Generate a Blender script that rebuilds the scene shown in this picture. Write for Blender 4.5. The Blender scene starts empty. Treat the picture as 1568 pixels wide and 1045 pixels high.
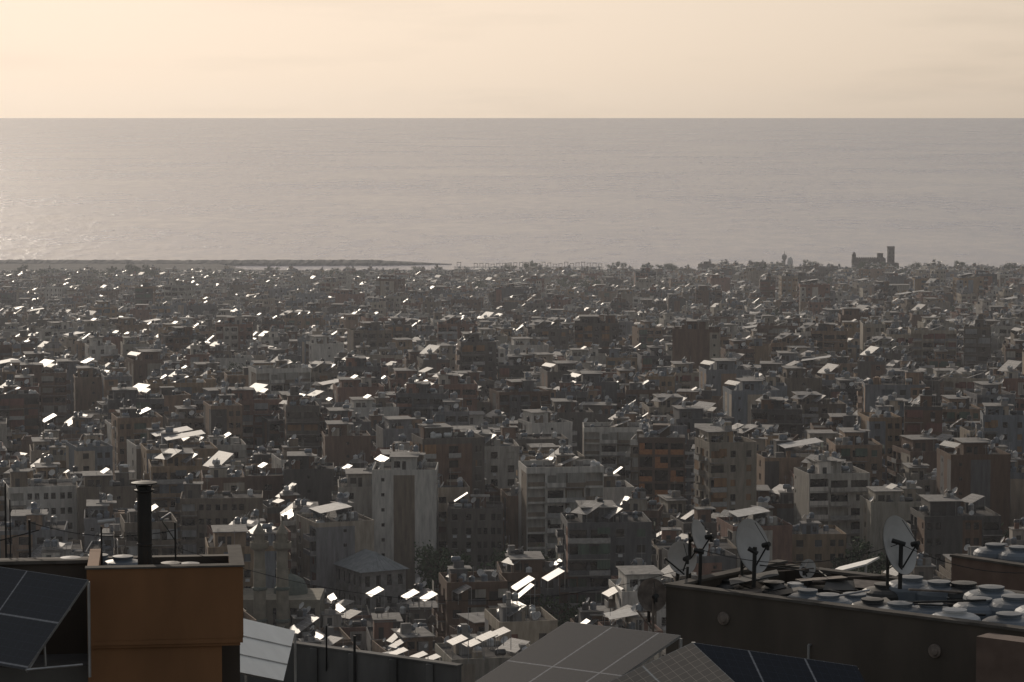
import bpy, math, random
from mathutils import Vector, Matrix, noise
random.seed(7)
R=random.Random(11)
F=4355.0; CAMH=150.0; PITCH=math.radians(4.51)
scene=bpy.context.scene
# ------------------------------------------------------------------ layout helper: bearing/declination survey -> metres
def W(u,v,d):
    """world point on the sight line of photo column u,row v at ground distance d"""
    a=(u-784.0); b=(522.5-v)
    y=F*math.cos(PITCH)+b*math.sin(PITCH); z=-F*math.sin(PITCH)+b*math.cos(PITCH)
    return Vector((a/y*d,d,CAMH+z/y*d))
# ------------------------------------------------------------------ materials
def newmat(name):
    m=bpy.data.materials.new(name); m.use_nodes=True
    nt=m.node_tree; b=nt.nodes["Principled BSDF"]
    return m,nt,b
def N(nt,t,**k):
    n=nt.nodes.new(t)
    for a,v in k.items(): setattr(n,a,v)
    return n
def simple(name,col,rough=0.8,metal=0.0,var=0.25,scale=2.0,bump=0.0,spec=0.5,stretch=None):
    m,nt,b=newmat(name)
    tc=N(nt,'ShaderNodeTexCoord'); mp=N(nt,'ShaderNodeMapping')
    nt.links.new(tc.outputs['Object'],mp.inputs['Vector'])
    if stretch: mp.inputs['Scale'].default_value=stretch
    ns=N(nt,'ShaderNodeTexNoise'); ns.inputs['Scale'].default_value=scale; ns.inputs['Detail'].default_value=6
    nt.links.new(mp.outputs[0],ns.inputs['Vector'])
    cr=N(nt,'ShaderNodeValToRGB')
    cr.color_ramp.elements[0].position=0.3; cr.color_ramp.elements[1].position=0.7
    lo=[c*(1-var) for c in col]; hi=[min(1,c*(1+var)) for c in col]
    cr.color_ramp.elements[0].color=(*lo,1); cr.color_ramp.elements[1].color=(*hi,1)
    nt.links.new(ns.outputs['Fac'],cr.inputs['Fac']); nt.links.new(cr.outputs['Color'],b.inputs['Base Color'])
    b.inputs['Roughness'].default_value=rough; b.inputs['Metallic'].default_value=metal
    b.inputs['Specular IOR Level'].default_value=spec
    if bump:
        bp=N(nt,'ShaderNodeBump'); bp.inputs['Strength'].default_value=bump; bp.inputs['Distance'].default_value=0.05
        nt.links.new(ns.outputs['Fac'],bp.inputs['Height']); nt.links.new(bp.outputs[0],b.inputs['Normal'])
    return m
def wallmat(name,pal):
    m,nt,b=newmat(name)
    oi=N(nt,'ShaderNodeObjectInfo')
    cr=N(nt,'ShaderNodeValToRGB'); cr.color_ramp.interpolation='CONSTANT'
    el=cr.color_ramp.elements
    while len(el)<len(pal): el.new(0.5)
    for i,c in enumerate(pal):
        el[i].position=i/len(pal); el[i].color=(*c,1)
    nt.links.new(oi.outputs['Random'],cr.inputs['Fac'])
    tc=N(nt,'ShaderNodeTexCoord'); mp=N(nt,'ShaderNodeMapping'); mp.inputs['Scale'].default_value=(1.2,1.2,0.18)
    nt.links.new(tc.outputs['Object'],mp.inputs['Vector'])
    ns=N(nt,'ShaderNodeTexNoise'); ns.inputs['Scale'].default_value=1.0; ns.inputs['Detail'].default_value=8; ns.inputs['Roughness'].default_value=0.65
    nt.links.new(mp.outputs[0],ns.inputs['Vector'])
    r2=N(nt,'ShaderNodeMapRange'); r2.inputs['From Min'].default_value=0.3; r2.inputs['From Max'].default_value=0.7
    r2.inputs['To Min'].default_value=0.42; r2.inputs['To Max'].default_value=0.95
    nt.links.new(ns.outputs['Fac'],r2.inputs['Value'])
    mx=N(nt,'ShaderNodeVectorMath',operation='SCALE')
    nt.links.new(cr.outputs['Color'],mx.inputs[0]); nt.links.new(r2.outputs[0],mx.inputs['Scale'])
    nt.links.new(mx.outputs[0],b.inputs['Base Color']); b.inputs['Roughness'].default_value=0.9
    b.inputs['Specular IOR Level'].default_value=0.2
    return m
PAL=[(.31,.27,.22),(.15,.135,.12),(.44,.41,.37),(.15,.095,.065),(.22,.22,.23),(.34,.245,.16),(.18,.12,.09),(.60,.57,.53),(.13,.13,.135),(.29,.205,.145),(.21,.23,.255),(.36,.33,.28),(.20,.165,.13),(.25,.145,.11),(.10,.095,.09),(.42,.36,.29)]
M_WALL=wallmat('painted_render',PAL)
PAL2=PAL[5:]+PAL[:5]
M_WALL2=wallmat('painted_render_accent',[(min(1,a*1.15),min(1,b*1.12),min(1,c*1.1)) for a,b,c in PAL2])
def glassmat():
    m,nt,b=newmat('window_glass')
    tc=N(nt,'ShaderNodeTexCoord'); ns=N(nt,'ShaderNodeTexNoise'); ns.inputs['Scale'].default_value=0.45
    nt.links.new(tc.outputs['Object'],ns.inputs['Vector'])
    cr=N(nt,'ShaderNodeValToRGB'); cr.color_ramp.elements[0].position=.45; cr.color_ramp.elements[1].position=.62
    cr.color_ramp.elements[0].color=(.012,.013,.015,1); cr.color_ramp.elements[1].color=(.05,.045,.04,1)
    nt.links.new(ns.outputs['Fac'],cr.inputs['Fac']); nt.links.new(cr.outputs[0],b.inputs['Base Color'])
    b.inputs['Roughness'].default_value=0.25; return m
M_GLASS=glassmat()
M_SLAB=simple('concrete_slab',(.21,.20,.19),.9,var=.3,scale=.8,spec=.2)
M_ROOF=simple('roof_screed',(.085,.08,.076),1.0,var=.5,scale=.35,spec=.05)
def solarmat(name,rough,base=(.012,.018,.045),line=(.35,.36,.38),sx=1.0,sy=1.65,spec=.5):
    m,nt,b=newmat(name)
    uv=N(nt,'ShaderNodeUVMap')
    br=N(nt,'ShaderNodeTexBrick'); br.offset=0; br.squash=1
    br.inputs['Color1'].default_value=(*base,1); br.inputs['Color2'].default_value=(base[0]*1.5,base[1]*1.4,base[2]*1.3,1)
    br.inputs['Mortar'].default_value=(*line,1); br.inputs['Scale'].default_value=1.0
    br.inputs['Mortar Size'].default_value=0.022; br.inputs['Brick Width'].default_value=sx; br.inputs['Row Height'].default_value=sy
    nt.links.new(uv.outputs[0],br.inputs['Vector'])
    b2=N(nt,'ShaderNodeTexBrick'); b2.offset=0
    b2.inputs['Color1'].default_value=(1,1,1,1); b2.inputs['Color2'].default_value=(.85,.85,.85,1); b2.inputs['Mortar'].default_value=(2.2,2.2,2.2,1)
    b2.inputs['Scale'].default_value=1; b2.inputs['Mortar Size'].default_value=.004; b2.inputs['Brick Width'].default_value=sx/6; b2.inputs['Row Height'].default_value=sy/10
    nt.links.new(uv.outputs[0],b2.inputs['Vector'])
    mu=N(nt,'ShaderNodeMix',data_type='RGBA',blend_type='MULTIPLY'); mu.inputs[0].default_value=1
    nt.links.new(br.outputs['Color'],mu.inputs[6]); nt.links.new(b2.outputs['Color'],mu.inputs[7])
    nt.links.new(mu.outputs[2],b.inputs['Base Color'])
    b.inputs['Roughness'].default_value=rough; b.inputs['Specular IOR Level'].default_value=spec
    return m
M_SOLAR=solarmat('solar_glass',.49,base=(.08,.08,.085),spec=.62)
M_SOLARN=solarmat('solar_glass_near',.25,base=(.010,.012,.018),line=(.17,.17,.18))
M_SOLAR_REFL=solarmat('solar_glass_painted_reflection',.38,base=(.17,.145,.12),line=(.30,.29,.27))  # pale brown base colour paints in the reflection on one panel facet
M_TANKW=simple('white_plastic',(.45,.45,.45),.5,var=.15)
M_TANKB=simple('blue_plastic',(.12,.14,.165),.42,var=.35,scale=1.2)
M_TANKK=simple('black_plastic',(.03,.03,.03),.5,var=.2)
M_METAL=simple('galvanised_steel',(.30,.30,.30),.5,metal=.6,var=.2)
M_DARKM=simple('sooty_steel',(.025,.024,.023),.6,metal=.2,var=.3)
M_DISH=simple('dish_paint',(.42,.41,.40),.6,var=.15)
M_CURT=wallmat('balcony_curtain',[(.30,.18,.10),(.40,.38,.34),(.13,.15,.17),(.34,.33,.30),(.11,.15,.12),(.33,.22,.13),(.32,.32,.32),(.22,.11,.09)])
M_SHEET=simple('corrugated_sheet',(.32,.32,.32),.6,metal=.1,var=.25,scale=1)
MATS=[M_WALL,M_GLASS,M_SLAB,M_ROOF,M_SOLAR,M_TANKW,M_TANKB,M_METAL,M_DISH,M_CURT,M_WALL2,M_TANKK,M_SHEET]
WALL,GLASS,SLAB,ROOF,SOLAR,TW,TB,METAL,DISH,CURT,WALL2,TK,SHEET=range(13)
# ------------------------------------------------------------------ mesh builder
class MB:
    def __init__(s,mats=None): s.v=[];s.f=[];s.m=[];s.uv=[];s.M=Matrix.Identity(4);s.mats=mats or MATS;s.sm=[]
    def poly(s,pts,mat,uv=None,smooth=False):
        i=len(s.v)
        for p in pts:
            s.v.append(tuple(s.M@Vector(p)))
        s.f.append(tuple(range(i,i+len(pts)))); s.m.append(mat); s.uv.append(uv or [(0,0)]*len(pts)); s.sm.append(smooth)
    def box(s,x0,x1,y0,y1,z0,z1,mat,bottom=True):
        a=[(x0,y0,z0),(x1,y0,z0),(x1,y1,z0),(x0,y1,z0),(x0,y0,z1),(x1,y0,z1),(x1,y1,z1),(x0,y1,z1)]
        for q in ((0,1,5,4),(1,2,6,5),(2,3,7,6),(3,0,4,7),(4,5,6,7))+(((3,2,1,0),) if bottom else ()):
            s.poly([a[k] for k in q],mat)
    def beam(s,p,q,r,mat,seg=6):
        p=Vector(p);q=Vector(q);d=(q-p)
        if d.length<1e-6:return
        rot=d.to_track_quat('Z','Y').to_matrix()
        c=[rot@Vector((r*math.cos(2*math.pi*k/seg),r*math.sin(2*math.pi*k/seg),0)) for k in range(seg)]
        for k in range(seg):
            a,b=c[k],c[(k+1)%seg]
            s.poly([p+a,p+b,q+b,q+a],mat,smooth=True)
        s.poly([q+a for a in c],mat); s.poly([p+a for a in reversed(c)],mat)
    def lathe(s,o,axis,prof,seg,mat,smooth=True,sx=1.0):
        o=Vector(o);rot=Vector(axis).to_track_quat('Z','Y').to_matrix()
        rings=[]
        for r,z in prof:
            rings.append([o+rot@Vector((r*sx*math.cos(2*math.pi*k/seg),r*math.sin(2*math.pi*k/seg),z)) for k in range(seg)])
        for a,b in zip(rings,rings[1:]):
            for k in range(seg):
                s.poly([a[k],a[(k+1)%seg],b[(k+1)%seg],b[k]],mat,smooth=smooth)
    def panel(s,o,ex,ey,th,mat,frame=METAL,uvs=1.0):
        """slab whose top surface is o + a*ex + b*ey"""
        o=Vector(o);ex=Vector(ex);ey=Vector(ey);n=ex.cross(ey).normalized()
        if n.z<0:n=-n
        a=[o,o+ex,o+ex+ey,o+ey]; b=[p-n*th for p in a]
        lx=ex.length*uvs;ly=ey.length*uvs
        s.poly(a,mat,uv=[(0.011,0.011),(lx,0.011),(lx,ly),(0.011,ly)])
        s.poly(list(reversed(b)),frame)
        for k in range(4): s.poly([a[k],b[k],b[(k+1)%4],a[(k+1)%4]],frame)
    def dish(s,o,n,r,mat,pole=None,lnb=METAL,seg=16,sx=1.0,arm=True):
        o=Vector(o);n=Vector(n).normalized()
        pr=[(0.001,0),(r*.35,r*.03),(r*.7,r*.12),(r,r*.25)]
        s.lathe(o,n,pr,seg,mat,sx=sx)
        s.lathe(o-n*0.015,n,[(r*1.0,r*.25),(r*.7,r*.12),(r*.35,r*.03),(0.001,-.01)],seg,mat,sx=sx)
        if arm:
            t=o+n*r*1.15+Vector((0,0,-r*.15))
            s.beam(o+Vector((0,0,-r*.95))+n*r*.22,t,r*.03+.006,lnb,5)
            s.beam(t-n*r*.02,t-n*r*.22,r*.07+.01,lnb,6)
        if pole: s.beam(o-n*.05,Vector(o)-n*.12+Vector((0,0,0)),.05,lnb,5); s.beam(o-n*.12+Vector((0,0,.1)),Vector((o.x-n.x*.12,o.y-n.y*.12,pole)),.03+.0*r,lnb,6)
    def mesh(s,name):
        me=bpy.data.meshes.new(name); me.from_pydata(s.v,[],s.f)
        for m in s.mats: me.materials.append(m)
        me.polygons.foreach_set('material_index',s.m)
        me.polygons.foreach_set('use_smooth',s.sm)
        l=me.uv_layers.new(name='UVMap'); flat=[c for f in s.uv for p in f for c in p]
        l.data.foreach_set('uv',flat); me.update(); return me
def put(name,me,loc=(0,0,0),rot=0,parent=None,scale=None):
    o=bpy.data.objects.new(name,me); scene.collection.objects.link(o); o.location=loc; o.rotation_euler=(0,0,rot)
    if scale:o.scale=scale
    if parent:o.parent=parent
    return o
def empty(name,loc=(0,0,0)):
    o=bpy.data.objects.new(name,None); scene.collection.objects.link(o); o.location=loc; return o
# ------------------------------------------------------------------ apartment block generator
class Side:
    def __init__(s,mb,o,u,n): s.mb=mb;s.o=Vector(o);s.u=Vector(u);s.n=Vector(n)
    def p(s,a,dep,z): 
        q=s.o+s.u*a-s.n*dep; return (q.x,q.y,z)
    def q(s,a0,a1,z0,z1,dep,mat): s.mb.poly([s.p(a0,dep,z0),s.p(a1,dep,z0),s.p(a1,dep,z1),s.p(a0,dep,z1)],mat)
    def hole(s,u0,u1,z0,z1,a0,a1,b0,b1,dep,inm,wm):
        if a0>u0+1e-4:s.q(u0,a0,z0,z1,0,wm)
        if a1<u1-1e-4:s.q(a1,u1,z0,z1,0,wm)
        if b0>z0+1e-4:s.q(a0,a1,z0,b0,0,wm)
        if b1<z1-1e-4:s.q(a0,a1,b1,z1,0,wm)
        P=s.p
        for (c,d) in (((a0,b0),(a1,b0)),((a1,b0),(a1,b1)),((a1,b1),(a0,b1)),((a0,b1),(a0,b0))):
            s.mb.poly([P(c[0],0,c[1]),P(d[0],0,d[1]),P(d[0],dep,d[1]),P(c[0],dep,c[1])],wm)
        s.q(a0,a1,b0,b1,dep,inm)
    def bx(s,a0,a1,d0,d1,z0,z1,mat):
        pts=[s.p(a,d,z) for z in (z0,z1) for a,d in ((a0,d0),(a1,d0),(a1,d1),(a0,d1))]
        for k in ((0,1,5,4),(1,2,6,5),(2,3,7,6),(3,0,4,7),(4,5,6,7),(3,2,1,0)):
            s.mb.poly([pts[i] for i in k],mat)
def clutter(mb,x0,x1,y0,y1,z,r,dens=1.0,panels=True):
    w=x1-x0;d=y1-y0
    for i in range(int(r.randint(3,8)*dens)):
        x=r.uniform(x0+.8,x1-.8);y=r.uniform(y0+.8,y1-.8);m=r.choice([TW,TB,TB,METAL,TK,TB]);h=r.uniform(0,.9)
        if h>.3:
            for dx in(-.4,.4):
                for dy in (-.4,.4): mb.beam((x+dx,y+dy,z-.05),(x+dx,y+dy,z+h),.04,METAL,4)
        else:h=0.02
        if r.random()<.7:
            mb.lathe((x,y,z+h),(0,0,1),[(.55,0),(.6,.25),(.56,.6),(.6,.95),(.5,1.15),(.18,1.28),(.16,1.36),(.001,1.36)],10,m)
        else:
            mb.lathe((x-.9,y,z+h+.55),(1,0,0),[(.001,0),(.4,.04),(.52,.2),(.52,1.5),(.4,1.68),(.001,1.72)],10,m)
    for i in range(int(r.randint(2,6)*dens)):
        x=r.uniform(x0+.4,x1-.4);y=r.uniform(y0+.4,y1-.4); a=r.gauss(math.radians(200),.5)
        hh=r.uniform(.9,2.0)
        mb.dish((x,y,z+hh),(math.cos(a)*.8,math.sin(a)*.8,.55),r.uniform(.42,.8),DISH,pole=z-.05,seg=10)
    for i in range(int(r.randint(1,4)*dens)):
        x=r.uniform(x0+.4,x1-.4);y=r.uniform(y0+.4,y1-.4);h=r.uniform(2,4.5)
        mb.beam((x,y,z),(x,y,z+h),.035,METAL,4)
        if r.random()<.6:
            for k in range(4): mb.beam((x-.5,y,z+h-.12-k*.16),(x+.5,y,z+h-.12-k*.16),.018,METAL,3)
    for i in range(int(r.randint(1,5)*dens)):
        x=r.uniform(x0+.3,x1-2);y=r.uniform(y0+.3,y1-2); a=r.uniform(.3,2.2);b=r.uniform(.3,1.8)
        mb.box(x,x+a,y,y+b,z-.05,z+r.uniform(.6,2.3),r.choice([WALL,WALL2,SLAB,SLAB]))
    if panels:
        for i in range(r.choice([0,0,0,1,1,1,2,2])):
            pw=r.choice([1.7,3.4,3.4,5.0]);pl=r.choice([2.2,3.3,4.4,6.6]); t=math.radians(r.uniform(18,36)); ph=math.radians(r.gauss(20,12))
            pw=min(pw,w-1.5);pl=min(pl,d-1.2)
            if pw<1 or pl<1:continue
            x=r.uniform(x0+.5,max(x0+.6,x1-pw-.3));y=r.uniform(y0+.3,max(y0+.4,y1-pl-.3));h=r.uniform(.5,2.2)
            ex=Vector((math.cos(t)*math.cos(ph),math.cos(t)*math.sin(ph),math.sin(t)))*pw
            ey=Vector((-math.sin(ph),math.cos(ph),0))*pl
            o=Vector((x,y,z+h)); mb.panel(o,ex,ey,.05,SOLAR)
            for q in (o,o+ex,o+ey,o+ex+ey): mb.beam((q.x,q.y,z-.05),(q.x,q.y,q.z-.06),.035,METAL,4)
def apartment(name,nst,w,d,r,sp=None):
    mb=MB(); H=nst*3.05; x0,x1,y0,y1=-w/2,w/2,-d/2,d/2
    sides=[Side(mb,(x0,y0,0),(1,0,0),(0,-1,0)),Side(mb,(x1,y0,0),(0,1,0),(1,0,0)),Side(mb,(x1,y1,0),(-1,0,0),(0,1,0)),Side(mb,(x0,y1,0),(0,-1,0),(-1,0,0))]
    style=r.choice(['bal','bal','win','mix','mix','band'])
    curt=r.random()<.55
    for si,S in enumerate(sides):
        L=w if si%2==0 else d
        nb=max(2,round(L/r.uniform(2.9,4.0))); bw=L/nb
        kinds=[]
        for b in range(nb):
            if style=='win': kinds.append(r.choice(['w','w','w','x','d']))
            elif style=='bal': kinds.append(r.choice(['B','B','w','L']) if si%2==0 else r.choice(['w','x','B','w']))
            elif style=='band': kinds.append('B' if si in(0,2) else r.choice(['w','x']))
            else: kinds.append(r.choice(['w','B','L','x','w','d']))
        if si==2: kinds=['x' if r.random()<.5 else 'w' for _ in kinds]
        if r.random()<.18: kinds=['x']*nb; kinds[r.randrange(nb)]='s'
        wms=[WALL2 if r.random()<.22 else WALL for _ in kinds]
        S.q(0,L,-8,0,0,WALL)
        ww=r.uniform(1.1,1.7); wh=r.uniform(1.2,1.5)
        for f in range(nst):
            z0=f*3.05;z1=z0+3.05
            for b,k in enumerate(kinds):
                u0=b*bw;u1=u0+bw;c=(u0+u1)/2;wm=wms[b]
                if f==0:
                    S.hole(u0,u1,z0,z1,u0+.25,u1-.25,z0+.02,z1-.6,.6,GLASS if r.random()<.5 else SLAB,wm); continue
                if k!='x' and r.random()<.06:k='w'
                if k=='x': S.q(u0,u1,z0,z1,0,wm)
                elif k=='s': S.hole(u0,u1,z0,z1,c-.35,c+.35,z0+1.5,z0+2.2,.2,GLASS,wm)
                elif k=='w':
                    h=min(ww/2,bw/2-.25)
                    S.hole(u0,u1,z0,z1,c-h,c+h,z0+.95,z0+.95+wh,.22,GLASS if r.random()<.75 else CURT,wm)
                    S.bx(c-h-.08,c+h+.08,-.07,.06,z0+.86,z0+.95-.004,SLAB)
                    if r.random()<.3: S.bx(c-.4,c+.4,-.38,-.04,z0+.25,z0+.75,TW)
                elif k=='d':
                    for q in (u0+bw*.28,u0+bw*.72):
                        S.hole(u0 if q<c else c,c if q<c else u1,z0,z1,q-bw*.14,q+bw*.14,z0+.95,z0+.95+wh,.2,GLASS,wm)
                elif k=='L':
                    S.hole(u0,u1,z0,z1,u0+.2,u1-.2,z0+.15,z1-.3,1.6,GLASS if r.random()<.5 else wm,wm)
                    S.bx(u0+.2,u1-.2,.03,.15,z0+.15,z0+1.05,WALL2 if wm==WALL else SLAB)
                    if curt and r.random()<.45:
                        a=r.uniform(0,.5)*(bw-.5); S.q(u0+.22+a,u1-.22,z0+r.uniform(.6,1.6),z1-.32,.2,CURT)
                elif k=='B':
                    S.hole(u0,u1,z0,z1,u0+.35,u1-.35,z0+.12,z0+2.35,.4,GLASS if r.random()<.7 else CURT,wm)
                    S.bx(u0+(.0 if b and kinds[b-1]=='B' else .1)+.002,u1-.002,-1.35,.05,z0-.08,z0+.10,SLAB)
                    S.bx(u0+.004,u1-.004,-1.34,-1.23,z0+.101,z0+.98,wm if style=='band' or r.random()<.7 else METAL)
                    if (b==0 or kinds[b-1]!='B'): S.bx(u0+.02,u0+.12,-1.22,.03,z0+.102,z0+.97,wm)
                    if (b==nb-1 or kinds[b+1]!='B'): S.bx(u1-.12,u1-.02,-1.22,.03,z0+.102,z0+.97,wm)
                    if curt and r.random()<.4:
                        a=r.uniform(0,.5)*bw; S.q(u0+.05+a,u1-.05,z0+r.uniform(.5,1.8),z1-.1,-1.3,CURT)
    mb.poly([(x0,y0,H-.03),(x1,y0,H-.03),(x1,y1,H-.03),(x0,y1,H-.03)],ROOF)
    e=.05;t=.15;ph=r.uniform(.5,1.15)
    mb.box(x0-e,x1+e,y0-e,y0+t,H-.25,H+ph,WALL); mb.box(x0-e,x1+e,y1-t,y1+e,H-.25,H+ph,WALL)
    mb.box(x0-e,x0+t,y0+t+.002,y1-t-.002,H-.25,H+ph-.01,WALL); mb.box(x1-t,x1+e,y0+t+.002,y1-t-.002,H-.25,H+ph-.01,WALL)
    pxx=r.uniform(x0+.6,x1-4.6);py=r.uniform(y0+1,y1-4.6); phh=r.uniform(2.2,3.4)
    mb.box(pxx,pxx+r.uniform(2.6,3.6),py,py+3.2,H-.1,H+phh,WALL2)
    mb.box(pxx-.2,pxx+3.9,py-.2,py+3.4,H+phh+.002,H+phh+.15,SLAB)
    mb.box(pxx+.8,pxx+1.7,py-.03,py+.02,H,H+2,TK)
    if r.random()<.35:
        a=r.uniform(x0+.6,x0+w*.35);mb.box(a,a+w*.4,y0+d*.3,y1-.8,H-.1,H+2.9,WALL); mb.box(a-.4,a+w*.4+.4,y0+d*.3-.6,y1-.4,H+2.902,H+3.05,SLAB)
        mb.box(a+.6,a+1.9,y0+d*.3-.03,y0+d*.3+.02,H+.8,H+2.1,GLASS); mb.box(a+2.3,a+3.1,y0+d*.3-.03,y0+d*.3+.02,H+.1,H+2.1,GLASS)
    if r.random()<.08:
        a=r.uniform(x0,x0+w*.3); hh=H+2.6
        mb.panel((a,y0+.6,hh),(w*.55,0,w*.55*math.tan(math.radians(9))),(0,d*.6,0),.06,SHEET)
        for qx in (a+.1,a+w*.53):
            for qy in (y0+.7,y0+d*.58): mb.beam((qx,qy,H-.05),(qx,qy,hh+(qx-a)*.158-.07),.06,METAL,4)
    clutter(mb,x0+.3,x1-.3,y0+.3,y1-.3,H,r)
    clutter(mb,pxx,pxx+3.4,py,py+3,H+phh+.15,r,.4,panels=False)
    return mb.mesh(name),H
VAR={}
for nst in (1,2,3,4,5,6,7,8,9,10,11):
    VAR[nst]=[]
    for k in range(9):
        w=R.uniform(9.5,17);d=R.uniform(10,14.5)
        if k in(2,5): w=R.uniform(8,10.5)
        me,H=apartment(f'apartment_{nst}_{k}',nst,w,d,R); VAR[nst].append((me,H,w,d))
# ------------------------------------------------------------------ terrain
PROF=[(-400,150),(-20,138),(60,126),(130,108),(250,72),(350,54),(450,49),(600,47),(1000,45),(1400,31),(1870,16),(2400,5),(2600,3),(2765,1.6),(2800,-1.5),(2950,-8)]
def G(y):
    for (a,b),(c,d) in zip(PROF,PROF[1:]):
        if y<=c:
            t=max(0,(y-a)/(c-a)); t=t*t*(3-2*t)*.4+t*.6; return b+(d-b)*t
    return PROF[-1][1]
def gz(x,y):
    n=noise.noise(Vector((x/300,y/300,0)))*4*min(1,max(0,(2400-y)/600))*min(1,max(0,(y-200)/300))
    return G(y)+n
mb=MB([simple('ground_soil_asphalt',(.06,.058,.055),.95,var=.4,scale=.03,spec=.05)])
ys=sorted(set([-400,-200,-50,0]+list(range(20,2960,30))+[2755,2775,2790,2800,2860,2875,2950])); xs=[-8000,-4000,-2000,-1200]+list(range(-900,901,60))+[1200,2000,4000,8000]
def gzc(x,y):   # low coastal fill on the left reaches out to the breakwater
    z=gz(x,y)
    if x<-290 and 2640<y<2880: z=max(z,2.0)
    return z
gv=[(x,y+(noise.noise(Vector((x/120,0,5)))*14 if y>2600 else 0),gzc(x,y)) for y in ys for x in xs]
gf=[(j*len(xs)+i,j*len(xs)+i+1,(j+1)*len(xs)+i+1,(j+1)*len(xs)+i) for j in range(len(ys)-1) for i in range(len(xs)-1)]
me=bpy.data.meshes.new('ground');me.from_pydata(gv,[],gf);me.materials.append(mb.mats[0]);
for p in me.polygons:p.use_smooth=True
put('ground',me)
# ------------------------------------------------------------------ sea
def seamat():
    m,nt,b=newmat('sea_water')
    geo=N(nt,'ShaderNodeNewGeometry')
    def nz(sc,stretch,det):
        mp=N(nt,'ShaderNodeMapping'); mp.inputs['Scale'].default_value=stretch; nt.links.new(geo.outputs['Position'],mp.inputs['Vector'])
        n=N(nt,'ShaderNodeTexNoise'); n.inputs['Scale'].default_value=sc; n.inputs['Detail'].default_value=det; n.inputs['Roughness'].default_value=.65; nt.links.new(mp.outputs[0],n.inputs['Vector']); return n
    n1=nz(.10,(.7,.6,1),4); n3=nz(.03,(1,.35,1),6); n5=nz(.0022,(.7,.5,1),8)
    b1=N(nt,'ShaderNodeBump'); b1.inputs['Strength'].default_value=1; b1.inputs['Distance'].default_value=2.4
    nt.links.new(n1.outputs['Fac'],b1.inputs['Height'])
    b2=N(nt,'ShaderNodeBump'); b2.inputs['Strength'].default_value=1; b2.inputs['Distance'].default_value=4.0
    nt.links.new(n3.outputs['Fac'],b2.inputs['Height']); nt.links.new(b1.outputs[0],b2.inputs['Normal'])
    nt.links.new(b2.outputs[0],b.inputs['Normal'])
    ad=N(nt,'ShaderNodeMath',operation='ADD'); nt.links.new(n3.outputs['Fac'],ad.inputs[0]); nt.links.new(n5.outputs['Fac'],ad.inputs[1])
    hf=N(nt,'ShaderNodeMath',operation='MULTIPLY'); hf.inputs[1].default_value=.5; nt.links.new(ad.outputs[0],hf.inputs[0])
    cr=N(nt,'ShaderNodeValToRGB'); cr.color_ramp.elements[0].position=.38; cr.color_ramp.elements[1].position=.62
    cr.color_ramp.elements[0].color=(.015,.035,.11,1); cr.color_ramp.elements[1].color=(.04,.075,.19,1)
    nt.links.new(hf.outputs[0],cr.inputs['Fac']); nt.links.new(cr.outputs[0],b.inputs['Base Color'])
    mr=N(nt,'ShaderNodeMapRange'); mr.inputs['From Min'].default_value=.4; mr.inputs['From Max'].default_value=.6; mr.inputs['To Min'].default_value=.22; mr.inputs['To Max'].default_value=.29
    nt.links.new(hf.outputs[0],mr.inputs['Value']); nt.links.new(mr.outputs[0],b.inputs['Roughness'])
    b.inputs['IOR'].default_value=1.31; b.inputs['Specular Tint'].default_value=(.40,.50,.84,1)
    return m
M_SEA=seamat()
me=bpy.data.meshes.new('sea'); X=200000
me.from_pydata([(-X,2700,0),(X,2700,0),(X,300000,0),(-X,300000,0)],[],[(0,1,2,3)]);me.materials.append(M_SEA);put('sea',me)
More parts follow.
